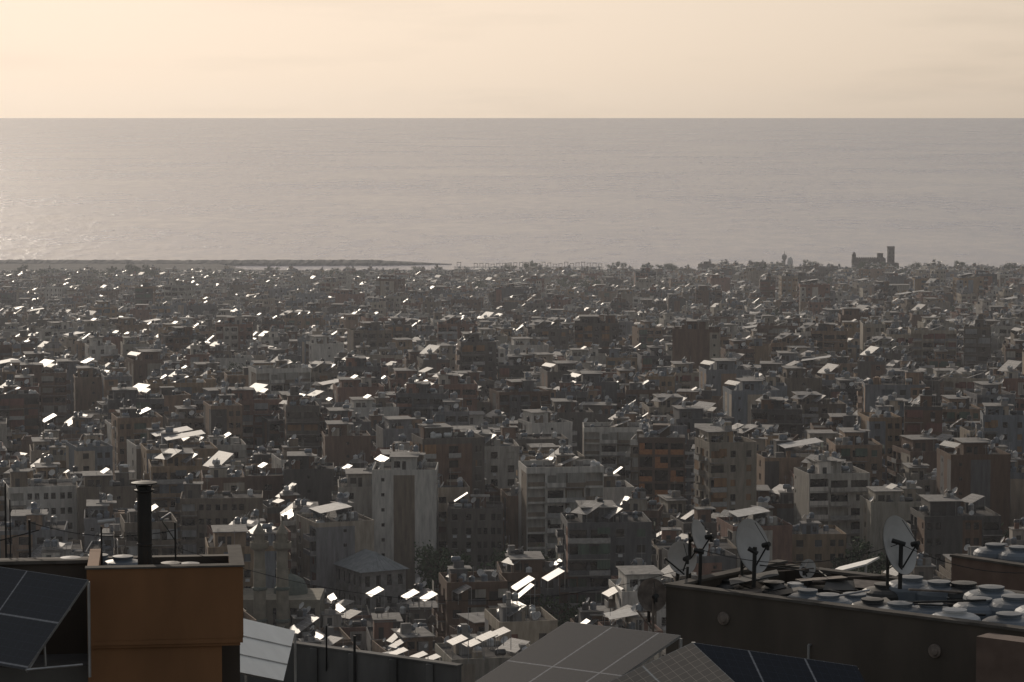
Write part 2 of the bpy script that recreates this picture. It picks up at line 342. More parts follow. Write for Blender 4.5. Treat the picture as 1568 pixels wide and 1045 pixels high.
# ------------------------------------------------------------------ city
keep=[]  # (x,y,r)
pm=W(415,900,520); keep.append((pm.x,pm.y,14))
ph_=W(571,860,560); keep.append((ph_.x,ph_.y,12))
po=W(1013,720,640); keep.append((po.x,po.y,14))
pc=W(1345,400,2640); keep.append((pc.x,pc.y,34))
pl_=W(1385,450,1900); keep.append((pl_.x,pl_.y,36))
GROVES=[(915,1750,24,16),(1490,1650,22,14),(680,1500,20,12),(110,2230,30,18),(350,2330,30,18),(880,520,11,6),(545,445,9,6),(645,440,8,5),(200,2420,34,20),(520,2400,26,14),(1150,1250,16,8),(390,1050,14,6),(1280,2050,24,12),(760,2150,22,12)]
for u,d,r_,n_ in GROVES: keep.append(((u-784)/F*d,d,r_))
ty=392; row=0; cnt=0
treepos=[]
while ty<2680:
    pitch=17.2 if ty<1500 else 16.2
    half=.235*ty+50; x=-half+R.uniform(0,10); col=0
    while x<half:
        ang=.22*math.sin(x/140+ty/330)+.14*math.sin(ty/190+1.3)+.05
        xx=x+R.uniform(-2.5,2.5); yy=ty+R.uniform(-4,4)+x*.12*math.sin(ty/500)
        col+=1; x+=pitch+R.uniform(-3,2.5)+(6 if col%7==0 else 0)
        if yy>(2540 if xx<-40 else 2600 if xx<180 else 2680):continue
        if any((xx-a)**2+(yy-b)**2<c*c for a,b,c in keep): continue
        q=noise.noise(Vector((xx/160,yy/160,3)))
        nohide=yy<640 and (abs(xx-ph_.x*yy/560)<14 or abs(xx-pm.x*yy/520)<14 or abs(xx-po.x*yy/640)<14)
        if not nohide and (R.random()<(.04 if yy<1500 else .06) or (q<-.38 and R.random()<.6)): treepos.append((xx,yy)); continue
        if yy<520: n=R.choice([3,4,4,5,5,6])
        elif yy<900: n=R.choice([5,6,6,7,7,8,8,9])
        elif yy<1300: n=R.choice([4,5,5,6,6,7,8])
        elif yy<1900: n=R.choice([3,4,4,5,5,6,7])
        elif yy<2300: n=R.choice([2,3,3,4,4,5])
        elif yy<2480: n=R.choice([1,2,2,3,3,4])
        else: n=R.choice([1,1,2,2,2]) if xx<180 else R.choice([1,2,2,3,3])
        if R.random()<.03 and 560<yy<2100:n=min(11,n+3)
        if xx>170 and 1700<yy<2350 and R.random()<.12: n+=3
        if any(0<b-yy<70 and abs(xx-a*yy/b)<c*.7 for a,b,c in keep[5:]) : n=max(2,n-3)
        n=max(1,min(11,n))
        me_,H,w,d=R.choice(VAR[n])
        z=gz(xx,yy)
        if 540<yy<632 and abs(xx-po.x*yy/640)<13: me_,H,w,d=R.choice(VAR[6])
        if 440<yy<556 and abs(xx-ph_.x*yy/560)<12: me_,H,w,d=R.choice(VAR[2])
        if 420<yy<515 and abs(xx-pm.x*yy/520)<9: me_,H,w,d=R.choice(VAR[2])
        put('apartment_building',me_,(xx,yy,z),ang+R.gauss(0,.10),scale=(1,1,R.uniform(.94,1.06))); cnt+=1
    row+=1; ty+=pitch-1.5+(6 if row%4==0 else 0)
# ------------------------------------------------------------------ trees
M_LEAF=simple('foliage',(.042,.068,.028),.8,var=.5,scale=.7,spec=.2); M_BARK=simple('bark',(.10,.075,.05),.95)
def treemesh(name,r,h,cr,leaves):
    mb=MB([M_LEAF,M_BARK])
    mb.lathe((0,0,-.5),(0,0,1),[(h*.035,0),(h*.025,h*.25),(h*.018,h*.5),(.02,h*.8)],7,1)
    cl=[]
    for i in range(14):
        a=r.uniform(0,6.28);t=r.uniform(.35,.7)*h;L=cr*r.uniform(.4,.95)
        e=Vector((math.cos(a)*L,math.sin(a)*L,t+r.uniform(.1,.3)*h)); mb.beam((0,0,t*.8),e,.05+.004*h,1,4); cl.append((e,cr*r.uniform(.25,.45)))
    for c,rad in cl:
        for k in range(leaves):
            v=Vector((r.gauss(0,1),r.gauss(0,1),r.gauss(0,.7))).normalized()*rad*r.uniform(.3,1.1)+c
            n=Vector((r.gauss(0,1),r.gauss(0,1),r.gauss(.4,1))).normalized(); u=n.orthogonal().normalized(); w=n.cross(u); s=r.uniform(.12,.28)*(1+h/25)
            mb.poly([v-u*s,v-w*s*.6,v+u*s,v+w*s*.6],0)
    return mb.mesh(name)
TR=[treemesh(f'tree_{i}',R,R.uniform(8,13),R.uniform(3.4,5.2),80) for i in range(5)]
for (x,y) in treepos:
    for k in range(R.choice([2,3,4])):
        xx=x+R.uniform(-6,6);yy=y+R.uniform(-6,6); put('broadleaf_tree',R.choice(TR),(xx,yy,gz(xx,yy)),R.uniform(0,6),scale=[R.uniform(.9,1.5)]*3)
for u,d,r_,n_ in GROVES:
    for k in range(n_):
        a=R.uniform(0,6.28);q=r_*.75*math.sqrt(R.random()); xx=(u-784)/F*d+math.cos(a)*q; yy=d+math.sin(a)*q
        put('broadleaf_tree',R.choice(TR),(xx,yy,gz(xx,yy)),R.uniform(0,6),scale=[R.uniform(.9,1.5) if d>600 else R.uniform(.8,1.2)]*3)
for u,d,s in ((785,2660,1.1),(778,2665,1.0),(945,2680,1.0),(935,2680,.9),(955,2685,.9),(1010,2700,.8),(420,2600,1.0),(410,2605,.9),(168,2600,.9),(345,2600,.8),
            (525,455,.9),(575,450,.9)):
    x=(u-784)/F*d; put('broadleaf_tree',R.choice(TR),(x,d,gz(x,d)),R.uniform(0,6),scale=[s]*3)
for i in range(130):
    x=R.uniform(-640,-30) if i<110 else R.uniform(-30,200);y=R.uniform(2555,2660); put('broadleaf_tree',R.choice(TR),(x,y,gz(x,y)),R.uniform(0,6),scale=[R.uniform(.3,.65)]*3)
# ------------------------------------------------------------------ coastal landmarks
M_ROCK=simple('breakwater_rock',(.12,.115,.11),.95,var=.4,scale=.2,bump=.5,spec=.1)
mb=MB([M_ROCK]); n=260; xa,xb=-900,-62; pr=[(-24,-2),(-16,2.6),(-5,5.0),(8,4.6),(17,1.6),(26,-2)]
rows=[]
for i in range(n+1):
    x=xa+(xb-xa)*i/n; tp=min(1,(xb-x)/90+.12); yc=2895+10*math.sin(x/200)
    rows.append([Vector((x+R.uniform(-1,1),yc+a*tp+R.uniform(-1.5,1.5),(z*tp if z>0 else z)+R.uniform(-.5,.5)*tp)) for a,z in pr])
for a,b in zip(rows,rows[1:]):
    for k in range(len(pr)-1): mb.poly([a[k],b[k],b[k+1],a[k+1]],0)
put('breakwater',mb.mesh('breakwater'))
mb=MB([M_SLAB,M_METAL])
for i in range(26):
    x=(700-784)/F*2815+i*5.6; h=R.uniform(4,6.5)
    if R.random()<.15: continue
    for dx in (0,3.2): mb.beam((x+dx,2815,-1),(x+dx,2815,h),.28,0,5)
    mb.box(x-.4,x+3.8,2813,2817,h,h+.5,0)
mb.box((695-784)/F*2815,(925-784)/F*2815,2811,2819,1.2,1.7,0)
put('seaside_pier',mb.mesh('seaside_pier'))
M_DST=simple('dark_stone',(.08,.072,.065),.95,var=.3,scale=.4,spec=.1)
root=empty('seafront_tower_building',(pc.x,pc.y,gz(pc.x,pc.y)-1))
mb=MB([M_DST,M_GLASS,M_DST]); 
def holed(mb,x0,x1,y0,y1,z0,z1,nx,nz_,wm=0,gm=1):
    for si,(o,u,nn,L) in enumerate((((x0,y0,0),(1,0,0),(0,-1,0),x1-x0),((x1,y0,0),(0,1,0),(1,0,0),y1-y0),((x1,y1,0),(-1,0,0),(0,1,0),x1-x0),((x0,y1,0),(0,-1,0),(-1,0,0),y1-y0))):
        S=Side(mb,o,u,nn);n=max(1,round(nx*L/(x1-x0)));bw=L/n;bh=(z1-z0)/nz_
        for i in range(n):
            for j in range(nz_): S.hole(i*bw,(i+1)*bw,z0+j*bh,z0+(j+1)*bh,i*bw+bw*.28,(i+1)*bw-bw*.28,z0+j*bh+bh*.3,z0+(j+1)*bh-bh*.2,.3,gm,wm)
    mb.poly([(x0,y0,z1),(x1,y0,z1),(x1,y1,z1),(x0,y1,z1)],2 if len(mb.mats)>2 else wm)
holed(mb,-24,18,-8,8,-2,13,9,4); holed(mb,-24,6,-6,8,13.003,17.5,7,1); holed(mb,8.5,14.5,-4,3,13.003,27,2,4)
for k in range(4): 
    mb.box(8.2+k*1.8,9.2+k*1.8,-4.3,-3.6,27,28.3,0); mb.box(8.2+k*1.8,9.2+k*1.8,2.6,3.3,27,28.3,0)
holed(mb,-25,-21.5,-6.3,-3,13.006,21,1,3); holed(mb,-1,4,-3,3,17.503,22,2,1)
mb.lathe((-23.2,-4.5,21),(0,0,1),[(1.7,0),(1.2,1.2),(.001,2.4)],8,0)
for k in range(14): mb.box(-23+k*2.05,-22+k*2.05,-6.2,-5.8,17.5,18.5,0)
put('walls',mb.mesh('seafront_tower_walls'),parent=root)
mb=MB([M_SLAB]); p=W(1201,400,2690); mb.lathe((0,0,-1),(0,0,1),[(1.4,0),(1.1,12),(1.1,13),(2.4,15),(2.4,17.5),(1,19),(.3,19),(.3,22),(.001,22)],12,0); put('water_tower',mb.mesh('water_tower'),(p.x,p.y,gz(p.x,p.y)))
mb=MB([M_TANKW]); p=W(1210,400,2685); mb.lathe((0,0,-1),(0,0,1),[(2.6,0),(2.6,13),(2,15.5),(.001,17)],12,0); put('storage_silo',mb.mesh('storage_silo'),(p.x,p.y,gz(p.x,p.y)))
me_,H=apartment('institution',7,58,16,random.Random(4)); put('hospital_building',me_,(pl_.x,pl_.y,gz(pl_.x,pl_.y)),.02)
mb=MB([simple('blue_tarpaulin',(.06,.26,.45),.45,var=.2),M_METAL]); p=W(1010,437,2230)
mb.M=Matrix.Translation(p)
for sgn in (-1,1): mb.panel((-9,0,0),(18,0,1.0),(0,sgn*7,-1.6),.1,0,1)
for qx in(-8.5,8.5):
    for qy in (-6.5,6.5): mb.beam((qx,qy,-16),(qx,qy,-1.1),.15,1,5)
put('blue_tarpaulin_shelter',mb.mesh('blue_tarp'))
# ------------------------------------------------------------------ orange-panelled tower block
M_OR=simple('orange_cladding',(.25,.11,.045),.8,var=.25); M_BRN=simple('brown_render',(.09,.065,.05),.9,var=.2); M_PALE=simple('pale_render',(.34,.34,.34),.9,var=.2)
H=150-(672-178)/F*640-gz(po.x,po.y)
root=empty('orange_panelled_apartment_building',(po.x,po.y,gz(po.x,po.y))); root.rotation_euler=(0,0,-.06)
mb=MB([M_BRN,M_GLASS,M_ROOF,M_OR,M_PALE,M_SLAB])
nst=int(H/3.05)+1
w=10.5; S=Side(mb,(-w/2,-6,0),(1,0,0),(0,-1,0))
for j in range(nst):
    z1=H-j*3.05; z0=z1-3.05
    for i in range(3):
        u0=i*3.5; S.hole(u0,u0+3.5,z0,z1,u0+.3,u0+3.2,z0+.2,z1-.4,1.1,1,0)
        if (i+j)%2==0 or i==1 and j%3==0: S.bx(u0+.3,u0+3.2,-.12,.05,z0+.1,z0+1.25,3)
        if (i*2+j)%3==0: S.bx(u0+.32,u0+1.5,-.05,.04,z0+1.3,z1-.42,3)
    mb.box(w/2+.01,w/2+3.1,-5.4,-.4,z0+.0,z0+.16,5); mb.box(w/2+2.0,w/2+3.1,-5.5,-5.4,z0+.16,z0+1.1,4)
S2=[Side(mb,(w/2,-6,0),(0,1,0),(1,0,0)),Side(mb,(-w/2,8,0),(0,-1,0),(-1,0,0))]
for s in S2: s.q(0,14,-5,H,0,4 if s is S2[0] else 0)
mb.poly([(-w/2,-6,H),(w/2,-6,H),(w/2,8,H),(-w/2,8,H)],2); mb.box(w/2+3.1,w/2+3.7,-5.6,-.2,-5,H+.8,4); mb.poly([(-w/2,8,-5),(w/2,8,-5),(w/2,8,H),(-w/2,8,H)],0)
mb.box(-w/2-.1,w/2+.1,-6.1,-5.9,H-.1,H+.9,0); mb.box(-2,2,0,4,H-.1,H+3,0)
put('walls',mb.mesh('orange_block'),parent=root)
mb=MB(); clutter(mb,-4.5,4.5,-5,6,H,random.Random(5)); put('roof_equipment',mb.mesh('orange_block_roof'),parent=root)
# ------------------------------------------------------------------ mosque with twin minarets
M_STN=simple('limestone',(.20,.18,.14),.9,var=.25,scale=.6); M_GRN=simple('green_copper',(.08,.10,.085),.8,var=.2)
g=gz(pm.x,pm.y); root=empty('mosque',(pm.x,pm.y,g))
mb=MB([M_STN,M_GLASS,M_STN,M_GRN]); T=150-(806-178)/F*520-g
holed(mb,-7,9,0,13,-4,T-14,5,2)
mb.lathe((3,8,T-14.2),(0,0,1),[(3.2,0),(3.2,.8),(3.0,1.6),(2.4,2.7),(1.3,3.4),(.2,3.8),(.08,4.6),(.001,4.7)],20,3)
for mx in (-2.0,2.2):
    mb.lathe((mx,-1.2,-4),(0,0,1),[(1.15,0),(1.15,T-4),(1.05,T-3.9),(1.0,T-.6),(1.7,T-.1),(1.75,T+.1),(1.75,T+1.0),(1.6,T+1.0),(1.6,T+.2),(.85,T+.2),(.85,T+2.4),(1.15,T+2.5),(1.1,T+2.8),(.6,T+3.6),(.12,T+4.6),(.08,T+5.4),(.001,T+5.5)],12,0,smooth=False)
    for k in range(8):
        a=k*math.pi/4; mb.beam((mx+1.0*math.cos(a),-1.2+1.0*math.sin(a),T-3.8),(mx+1.0*math.cos(a),-1.2+1.0*math.sin(a),T-1.6),.07,0,4)
for z in (T-18,T-12): 
    for mx in (-2.0,2.2): mb.lathe((mx,-1.2,z),(0,0,1),[(1.15,0),(1.4,.2),(1.4,.5),(1.15,.7)],12,3,smooth=False)
put('prayer_hall_and_minarets',mb.mesh('mosque'),parent=root)
# ------------------------------------------------------------------ hip-roofed hall
M_DSH=simple('grey_roof_sheet',(.22,.23,.235),.85,var=.2,scale=1,spec=.15)
mb=MB([M_SLAB,M_GLASS,M_ROOF,M_DSH]); g=gz(ph_.x,ph_.y); T=150-(872-178)/F*560-g
holed(mb,-4.8,4.8,-5,7,-5,T,4,4)
c=[(-5.4,-5.6,T+.02),(5.4,-5.6,T+.02),(5.4,7.6,T+.02),(-5.4,7.6,T+.02)]; a=(.0,-1,T+3.2);b=(.0,3.5,T+3.2)
mb.poly([c[0],c[1],a],3);mb.poly([c[1],c[2],b,a],3);mb.poly([c[2],c[3],b],3);mb.poly([c[3],c[0],a,b],3)
for k in range(1,8):
    t=k/8; p0=Vector(c[0]).lerp(Vector(c[1]),t); top=Vector(a)
    mb.beam(p0+Vector((0,0,.03)),p0.lerp(top,.96 if k==4 else .9)+Vector((0,0,.03)),.05,3,4)
put('hip_roofed_hall',mb.mesh('hip_hall'),(ph_.x,ph_.y,g),.5)
# ================================================================== FOREGROUND
M_ORW=simple('ochre_wall_paint',(.21,.102,.045),.85,var=.16,scale=1.2,bump=.15,stretch=(1,1,.35))
M_BRW=simple('dirty_plaster',(.08,.066,.054),.9,var=.35,scale=.8,bump=.2,stretch=(1,1,.3))
M_PNK=simple('pink_plaster',(.15,.105,.085),.9,var=.2)
M_RUST=simple('weathered_dish',(.17,.14,.12),.85,var=.4,scale=5)
M_RUB=simple('black_cable',(.015,.015,.015),.7)
M_ALU=simple('aluminium_frame',(.4,.4,.4),.45,metal=.7)
M_CAP=simple('weathered_coping',(.11,.10,.09),.95,var=.3,spec=.1)
M_WSH_GLINT=simple('white_sheet_and_painted_glint',(.8,.8,.78),.35,var=.06)  # white canopy sheet; also the painted glint on a solar panel
M_CON=simple('grey_concrete',(.13,.125,.12),.9,var=.35,scale=.8,spec=.2,stretch=(1,1,.3))
FM=[M_ORW,M_BRW,M_ROOF,M_DARKM,M_TANKB,M_TANKW,M_METAL,M_DISH,M_SOLARN,M_ALU,M_RUST,M_RUB,M_GLASS,M_PNK,M_CON,M_TANKK,M_SHEET,M_CAP,M_WSH_GLINT,M_SOLAR_REFL]
oOR,oBR,oRF,oDK,oTB,oTW,oME,oDI,oSO,oAL,oRU,oCB,oGL,oPK,oSL,oTK,oSH,oCP,oWSG,oSR=range(20)
TANKP=[(.50,0),(.56,.06),(.56,.30),(.585,.33),(.56,.37),(.56,.66),(.585,.69),(.56,.73),(.56,.98),(.53,1.06),(.44,1.12),(.25,1.16),(.235,1.2),(.26,1.2),(.26,1.25),(.001,1.27)]
def tank(loc,mat,s=1.0,h=1.0,pf=TANKP):
    mb=MB(FM); mb.lathe((0,0,0),(0,0,1),[(r*s,z*s*h) for r,z in pf],28,mat)
    mb.beam((.56*s,0,.1),(.75*s,0,.1),.03,oME,6); mb.beam((.75*s,0,.1),(.75*s,0,-.25),.03,oME,6)
    return put('water_tank',mb.mesh('water_tank'),loc,R.uniform(0,6))
# ---- ochre building (left)
o=W(372,868,55)
root=empty('ochre_building',(o.x,o.y,o.z)); root.rotation_euler=(0,0,math.radians(7))
mb=MB(FM); L=3.02; DP=2.7
mb.box(-L,0,0,.22,-1.40,0,oOR); mb.box(-.22,0,.222,DP,-1.4,-.004,oOR); mb.box(-L,-L+.22,.222,DP,-1.4,-.004,oOR)
mb.box(-L-.03,.03,-.03,.25,.002,.035,oCP); mb.box(-.25,.03,.252,DP,.002,.03,oCP)
mb.poly([(-L+.2,.2,-1.0),(-.2,.2,-1.0),(-.2,DP,-1.0),(-L+.2,DP,-1.0)],oRF)
mb.box(-L,-.01,.01,DP,-1.50,-1.402,oOR); mb.box(-L+.0,-.06,.05,DP,-1.56,-1.502,oOR)
mb.box(-L,-.42,.12,DP,-14,-1.562,oOR)
mb.box(-L-6,-L-.01,1.9,DP,-14,-.16,oBR); mb.box(-L-6,-L-.01,.6,1.89,-14,-2.0,oSL)
mb.box(-L-6,.0,DP+.01,DP+.25,-14,-.20,oBR)
mb.box(-L-6,-L-.02,1.8,2.0,-.158,-.09,oCP)
put('walls_and_roof',mb.mesh('ochre_walls'),parent=root)
mb=MB(FM); p=W(222,868,56.4); z1=150-(746-178)/F*56.4
h=z1-(o.z-1.0)
mb.lathe((0,0,0),(0,0,1),[(.17,0),(.17,.3),(.145,.32),(.145,h*.5),(.155,h*.5+.01),(.155,h*.5+.05),(.145,h*.5+.06),(.145,h-.12),(.20,h-.10),(.20,h-.07),(.13,h-.06),(.13,h)],24,oDK)
for k in range(4):
    a=k*math.pi/2+.5; mb.beam((.13*math.cos(a),.13*math.sin(a),h-.1),(.17*math.cos(a),.17*math.sin(a),h+.06),.012,oDK,4)
mb.lathe((0,0,h+.05),(0,0,1),[(.001,0),(.26,0),(.26,.025),(.12,.05),(.001,.055)],24,oDK)
put('chimney_flue',mb.mesh('flue'),(p.x,p.y,o.z-1.0))
for u,v,d,m in ((108,850,57.2,oTB),(150,846,57.4,oTB),(188,848,57.0,oTB),(320,855,56.6,oTK),(60,857,57.6,oTB),(20,856,57.8,oTB),(86,852,57.9,oTW),(262,858,56.8,oTK),(290,859,57.0,oTB)):
    p=W(u,v,d); tank((p.x,p.y,p.z-1.05),m,.80 if u!=320 else .7)
mb=MB(FM)
for u,v0,v1,d,r in ((155,806,870,57,.018),(268,800,868,57.2,.02),(45,796,862,57.6,.025),(8,740,860,57.5,.02),(15,765,860,57.8,.015)):
    a=W(u,v0,d);b=W(u+2,v1+45,d); mb.beam(a,b,r,oDK,6)
a=W(243,790,57.2);b=W(272,834,57.2); mb.beam(a,b,.012,oDK,5); mb.beam(W(246,796,57.2),W(262,786,57.2),.03,oAL,6)
mb.beam(W(150,800,57),W(176,797,57),.04,oTW,8); mb.beam(W(0,828,58),W(60,812,58),.012,oDK,4)
put('aerial_poles',mb.mesh('poles'))
mb=MB(FM); tr=W(135,888,54.0); ex=W(40,1026,53.4)-tr; ey=W(0,868,55.4)-tr; ey=ey*1.9
mb.panel(tr,ex,ey,.05,oSO,oAL,uvs=1.0)
mb.beam(tr+Vector((0,.05,-.05)),tr+Vector((0,.05,-1.9)),.03,oAL,6)
mb.beam(tr+ex+Vector((0,.1,-.06)),W(68,986,54.2),.025,oAL,6); mb.beam(W(68,986,54.2),W(70,1020,54.2),.025,oAL,6); mb.beam(tr+ex,W(126,1018,54.2),.025,oAL,6)
for t in (.3,.7): mb.beam(tr+ex*t+Vector((0,.04,-.06)),tr+ex*t+ey+Vector((0,.04,-.06)),.025,oAL,4)
put('solar_panel_array',mb.mesh('solar_l'))
mb=MB(FM); a=W(376,948,62); b=W(452,966,64); c=W(352,1031,58.6)
mb.panel(a-(b-a)*.4,(b-a)*1.4,(c-a)*.95,.05,oWSG,oAL)  # solar panel given a white surface that paints in its glint
for q in (a,b,c): mb.beam(q+Vector((0,0,-.06)),q+Vector((0,0,-1.8)),.03,oAL,5)
for t in (.33,.66): mb.beam(a+(c-a)*t+Vector((0,0,.02)),b+(c-a)*t+Vector((0,0,.02)),.012,oAL,4)
put('solar_panel_painted_glint',mb.mesh('solar_m'))
def wallrun(mb,p,q,th,z0,z1,mat,cap=None,inward=1):
    p=Vector((p[0],p[1],0));q=Vector((q[0],q[1],0));d=(q-p).normalized();n=Vector((-d.y,d.x,0))*inward*th
    P=[p,q,q+n,p+n]
    lo=[(v.x,v.y,z0) for v in P];hi=[(v.x,v.y,z1) for v in P]
    for k in range(4): mb.poly([lo[k],lo[(k+1)%4],hi[(k+1)%4],hi[k]],mat)
    mb.poly(hi,mat)
    if cap is not None:
        e=d*.03;o=-n*.2
        P=[p-e+o,q+e+o,q+e+n*1.2,p-e+n*1.2]
        lo=[(v.x,v.y,z1+.003) for v in P];hi=[(v.x,v.y,z1+.06) for v in P]
        for k in range(4): mb.poly([lo[k],lo[(k+1)%4],hi[(k+1)%4],hi[k]],cap)
        mb.poly(hi,cap);mb.poly(lo,cap)
mb=MB(FM); a=W(428,984,100); b=W(700,1022,95.5); zt=a.z
wallrun(mb,a,b,.25,zt-16,zt,oSL,oSL)
q=Vector((a.x-7,a.y-3,0)); wallrun(mb,q,(a.x,a.y),.25,zt-16,zt-.9,oSL,oCP)
mb.poly([(a.x-7,a.y+1,zt-3.2),(a.x,a.y,zt-3.2),(b.x,b.y,zt-3.2),(b.x,b.y+10,zt-3.2),(a.x-7,a.y+10,zt-3.2)],oRF)
for t in (.2,.42,.65,.85):
    p=a.lerp(b,t); mb.box(p.x-.12,p.x+.12,p.y-.18,p.y+.02,zt-16,zt-.02,oSL)
mb.beam(W(543,1000,97)+Vector((0,0,.6)),W(543,1060,97),.05,oDK); mb.beam(W(500,985,98)+Vector((0,0,.6)),W(500,1045,99),.03,oDK)
put('concrete_parapet_building',mb.mesh('parapet_b'))
def parray(u,v,d,pw,pl,t,ph,h=2.5,name='rooftop_solar_array'):
    mb=MB(); p=W(u,v,d); t=math.radians(t);ph=math.radians(ph)
    ex=Vector((math.cos(t)*math.cos(ph),math.cos(t)*math.sin(ph),math.sin(t)))*pw; ey=Vector((-math.sin(ph),math.cos(ph),0))*pl
    o=-ex/2-ey/2; mb.panel(o,ex,ey,.06,SOLAR)
    for q in (o,o+ex,o+ey,o+ex+ey): mb.beam(q-Vector((0,0,.07)),(q.x,q.y,-h),.06,METAL,5)
    put(name,mb.mesh('arr'),p)
for u,v in ((700,980),(724,984),(745,974),(765,968)): parray(u,v,425,2.6,3.6,20,18)
for u,v in ((574,906),(628,910),(656,913),(707,902)): parray(u,v,500,2.7,3.8,26,18)
for u,v in ((610,998),(640,1004),(660,1008)): parray(u,v,405,2.4,2.6,18,18)
parray(800,893,500,4.0,4,30,16); parray(847,880,505,3.6,4,28,16); parray(938,905,480,3.0,4,26,16)
for u,v,d,pw,pl in ((1095,604,930,9,9),(1160,614,900,6,6),(658,612,900,5,6),(270,667,760,7,7),(75,640,800,4,6),(25,636,800,4,6),(525,632,830,6,8),(600,642,800,5,5),(437,675,740,4,5),(525,672,740,5,5),(680,663,760,3.5,5),(735,665,760,4,5),(795,664,760,4,5),(668,720,680,5,5),(862,590,980,6,6),(1265,600,930,4,6),(1385,645,830,5,6),(1465,676,760,4,4),(430,810,590,6,4),(780,515,1300,6,7),(757,486,1500,8,8),(1095,690,730,3,4),(1145,680,740,5,5),(1080,765,620,3,4),(960,790,600,4,5),(205,650,790,5,5),(140,583,1000,4,5),(1545,567,1020,4,5),(325,521,1300,5,5),(1340,612,900,4,5),(1215,604,930,4,5),(1300,548,1150,5,6),(1420,600,930,4,5),(1060,560,1050,4,6),(900,540,1150,4,6),(1500,600,950,5,5)):
    parray(u,v,d,pw,pl,R.uniform(22,29)+max(0,(u-784)/784*8),R.uniform(16,30),h=5)
mb=MB(FM); tl=W(868,952,52); trr=W(1042,973,50.6); bl=W(700,1062,50.0)
mb.panel(tl,(trr-tl),(bl-tl),.05,oSO,oAL)
for t in (0,.5,1):
    q=tl+(trr-tl)*t; mb.beam(q-Vector((0,0,.06)),q-Vector((0,0,2.2)),.035,oAL,6)
    q=bl+(trr-tl)*t; mb.beam(q-Vector((0,0,.06)),q-Vector((0,0,1.2)),.035,oAL,6)
put('solar_panel_array',mb.mesh('solar_c'))
mb=MB(FM); ap=W(1062,984,49); r1=W(1312,1020,48.0); 
lf=W(905,1058,48.4); r2=W(1345,1085,47.2); l2=W(1170,1085,47)
mb.panel(ap,(r1-ap),(r2-r1),.05,oSO,oAL); mb.panel(ap+Vector((-.02,0,0)),(lf-ap),(l2-ap)*1.0,.05,oSR,oAL)  # left facet's lighter brown is a reflection put into the colour
mb.beam(ap+Vector((0,.02,.0)),ap+Vector((0,.02,-2)),.04,oAL,6); mb.beam(r1+Vector((0,.05,-.06)),r1+Vector((0,.05,-2)),.04,oAL,6)
put('solar_panel_array',mb.mesh('solar_r'))
# ---- right roof building
A=W(1020,898,60); zt=A.z; dB=54.7; B=Vector(((1568-784)/F*dB,dB,0)); dr=(B-Vector((A.x,A.y,0))).normalized()
B2=Vector((A.x,A.y,0))+dr*15; RL=.95; RD=4.3
root=empty('plastered_roof_building',(0,0,0))
mb=MB(FM); A0=Vector((A.x,A.y,0)); nn=Vector((-dr.y,dr.x,0))
wallrun(mb,A0,B2,.2,zt-12,zt,oBR,oCP)
wallrun(mb,A0+nn*.2,A0+nn*RD,.2,zt-12,zt-.01,oBR,oCP,-1)
wallrun(mb,A0+nn*RD+dr*.2,B2+nn*RD,.2,zt-12,zt-.12,oBR,oCP)
q=[A0+nn*.1,B2+nn*.1,B2+nn*(RD+.1),A0+nn*(RD+.1)]; mb.poly([(v.x,v.y,zt-RL) for v in q],oRF)
C=W(1513,968,54.6); C0=Vector((C.x,C.y,0)); 
P=[C0,C0+dr*7,C0+dr*7+nn*.5,C0+nn*.5]; P=[p-nn*.45 for p in P]
lo=[(p.x,p.y,zt-12) for p in P];hi=[(p.x,p.y,zt-.02) for p in P]
for k in range(4): mb.poly([lo[k],lo[(k+1)%4],hi[(k+1)%4],hi[k]],oPK)
mb.poly(hi,oPK)
put('walls_and_roof',mb.mesh('plaster_b'),parent=root)
def roofpt(s,t,h=0): 
    p=A0+dr*s+nn*t; return Vector((p.x,p.y,zt-RL+h))
for u,v in ((1112,952),(1440,1003)):
    s=((u-784)/F)
    best=min(range(1500),key=lambda k:abs((A0+dr*k*.01).x/(A0+dr*k*.01).y-s)); pt=A0+dr*best*.01; z=150-(v-178)/F*pt.y
    mb=MB(FM); mb.lathe((0,0,0),-nn,[(.14,0),(.14,.04),(.11,.05),(.10,.05),(.085,.09),(.001,.11)],18,oRU); put('bulkhead_lamp',mb.mesh('lamp'),(pt.x,pt.y,z))
def tankat(u,v,d,m,s=1.0):
    p=W(u,v,d); b=zt-RL+.02; hh=(p.z-b)/(1.27*s)
    tank((p.x,p.y,b),m,s,max(.45,min(1.3,hh)))
for u,v,d,m,s in ((1237,902,58.9,oTB,.8),(1268,909,58.2,oTB,.95),(1309,908,59.2,oTB,.95),(1336,916,57.9,oTK,.9),(1378,922,57.4,oTB,1.0),(1425,923,57.5,oTB,1.0),(1462,932,56.5,oTW,.95),
    (1395,882,59.9,oTB,1.0),(1438,889,59.5,oTB,.95),(1476,891,59.4,oTK,1.05),(1518,897,58.6,oTB,1.05),(1500,915,57.6,oTB,1.0),(1555,911,57.4,oTB,1.1),(1600,920,56.6,oTW,1.1),(1545,938,55.8,oTB,1.0),(1355,893,59.9,oTK,.9),(1118,886,61.4,oTK,.9),(1150,886,61.2,oTK,.9),(1185,890,60.9,oTK,.9),(1218,892,60.9,oTW,.7)):
    tankat(u,v,d,m,s)
mb=MB(FM)
for i in range(40):
    s=R.uniform(1.0,11);t=R.uniform(.5,3.8); a=R.uniform(0,3.14); L=R.uniform(.6,2.2); p=roofpt(s,t,R.uniform(.6,1.15)); q=p+Vector((math.cos(a)*L,math.sin(a)*L*.5,R.uniform(-.2,.2)))
    mb.beam(p,q,R.uniform(.012,.03),R.choice([oAL,oDK,oDK,oRU]),6)
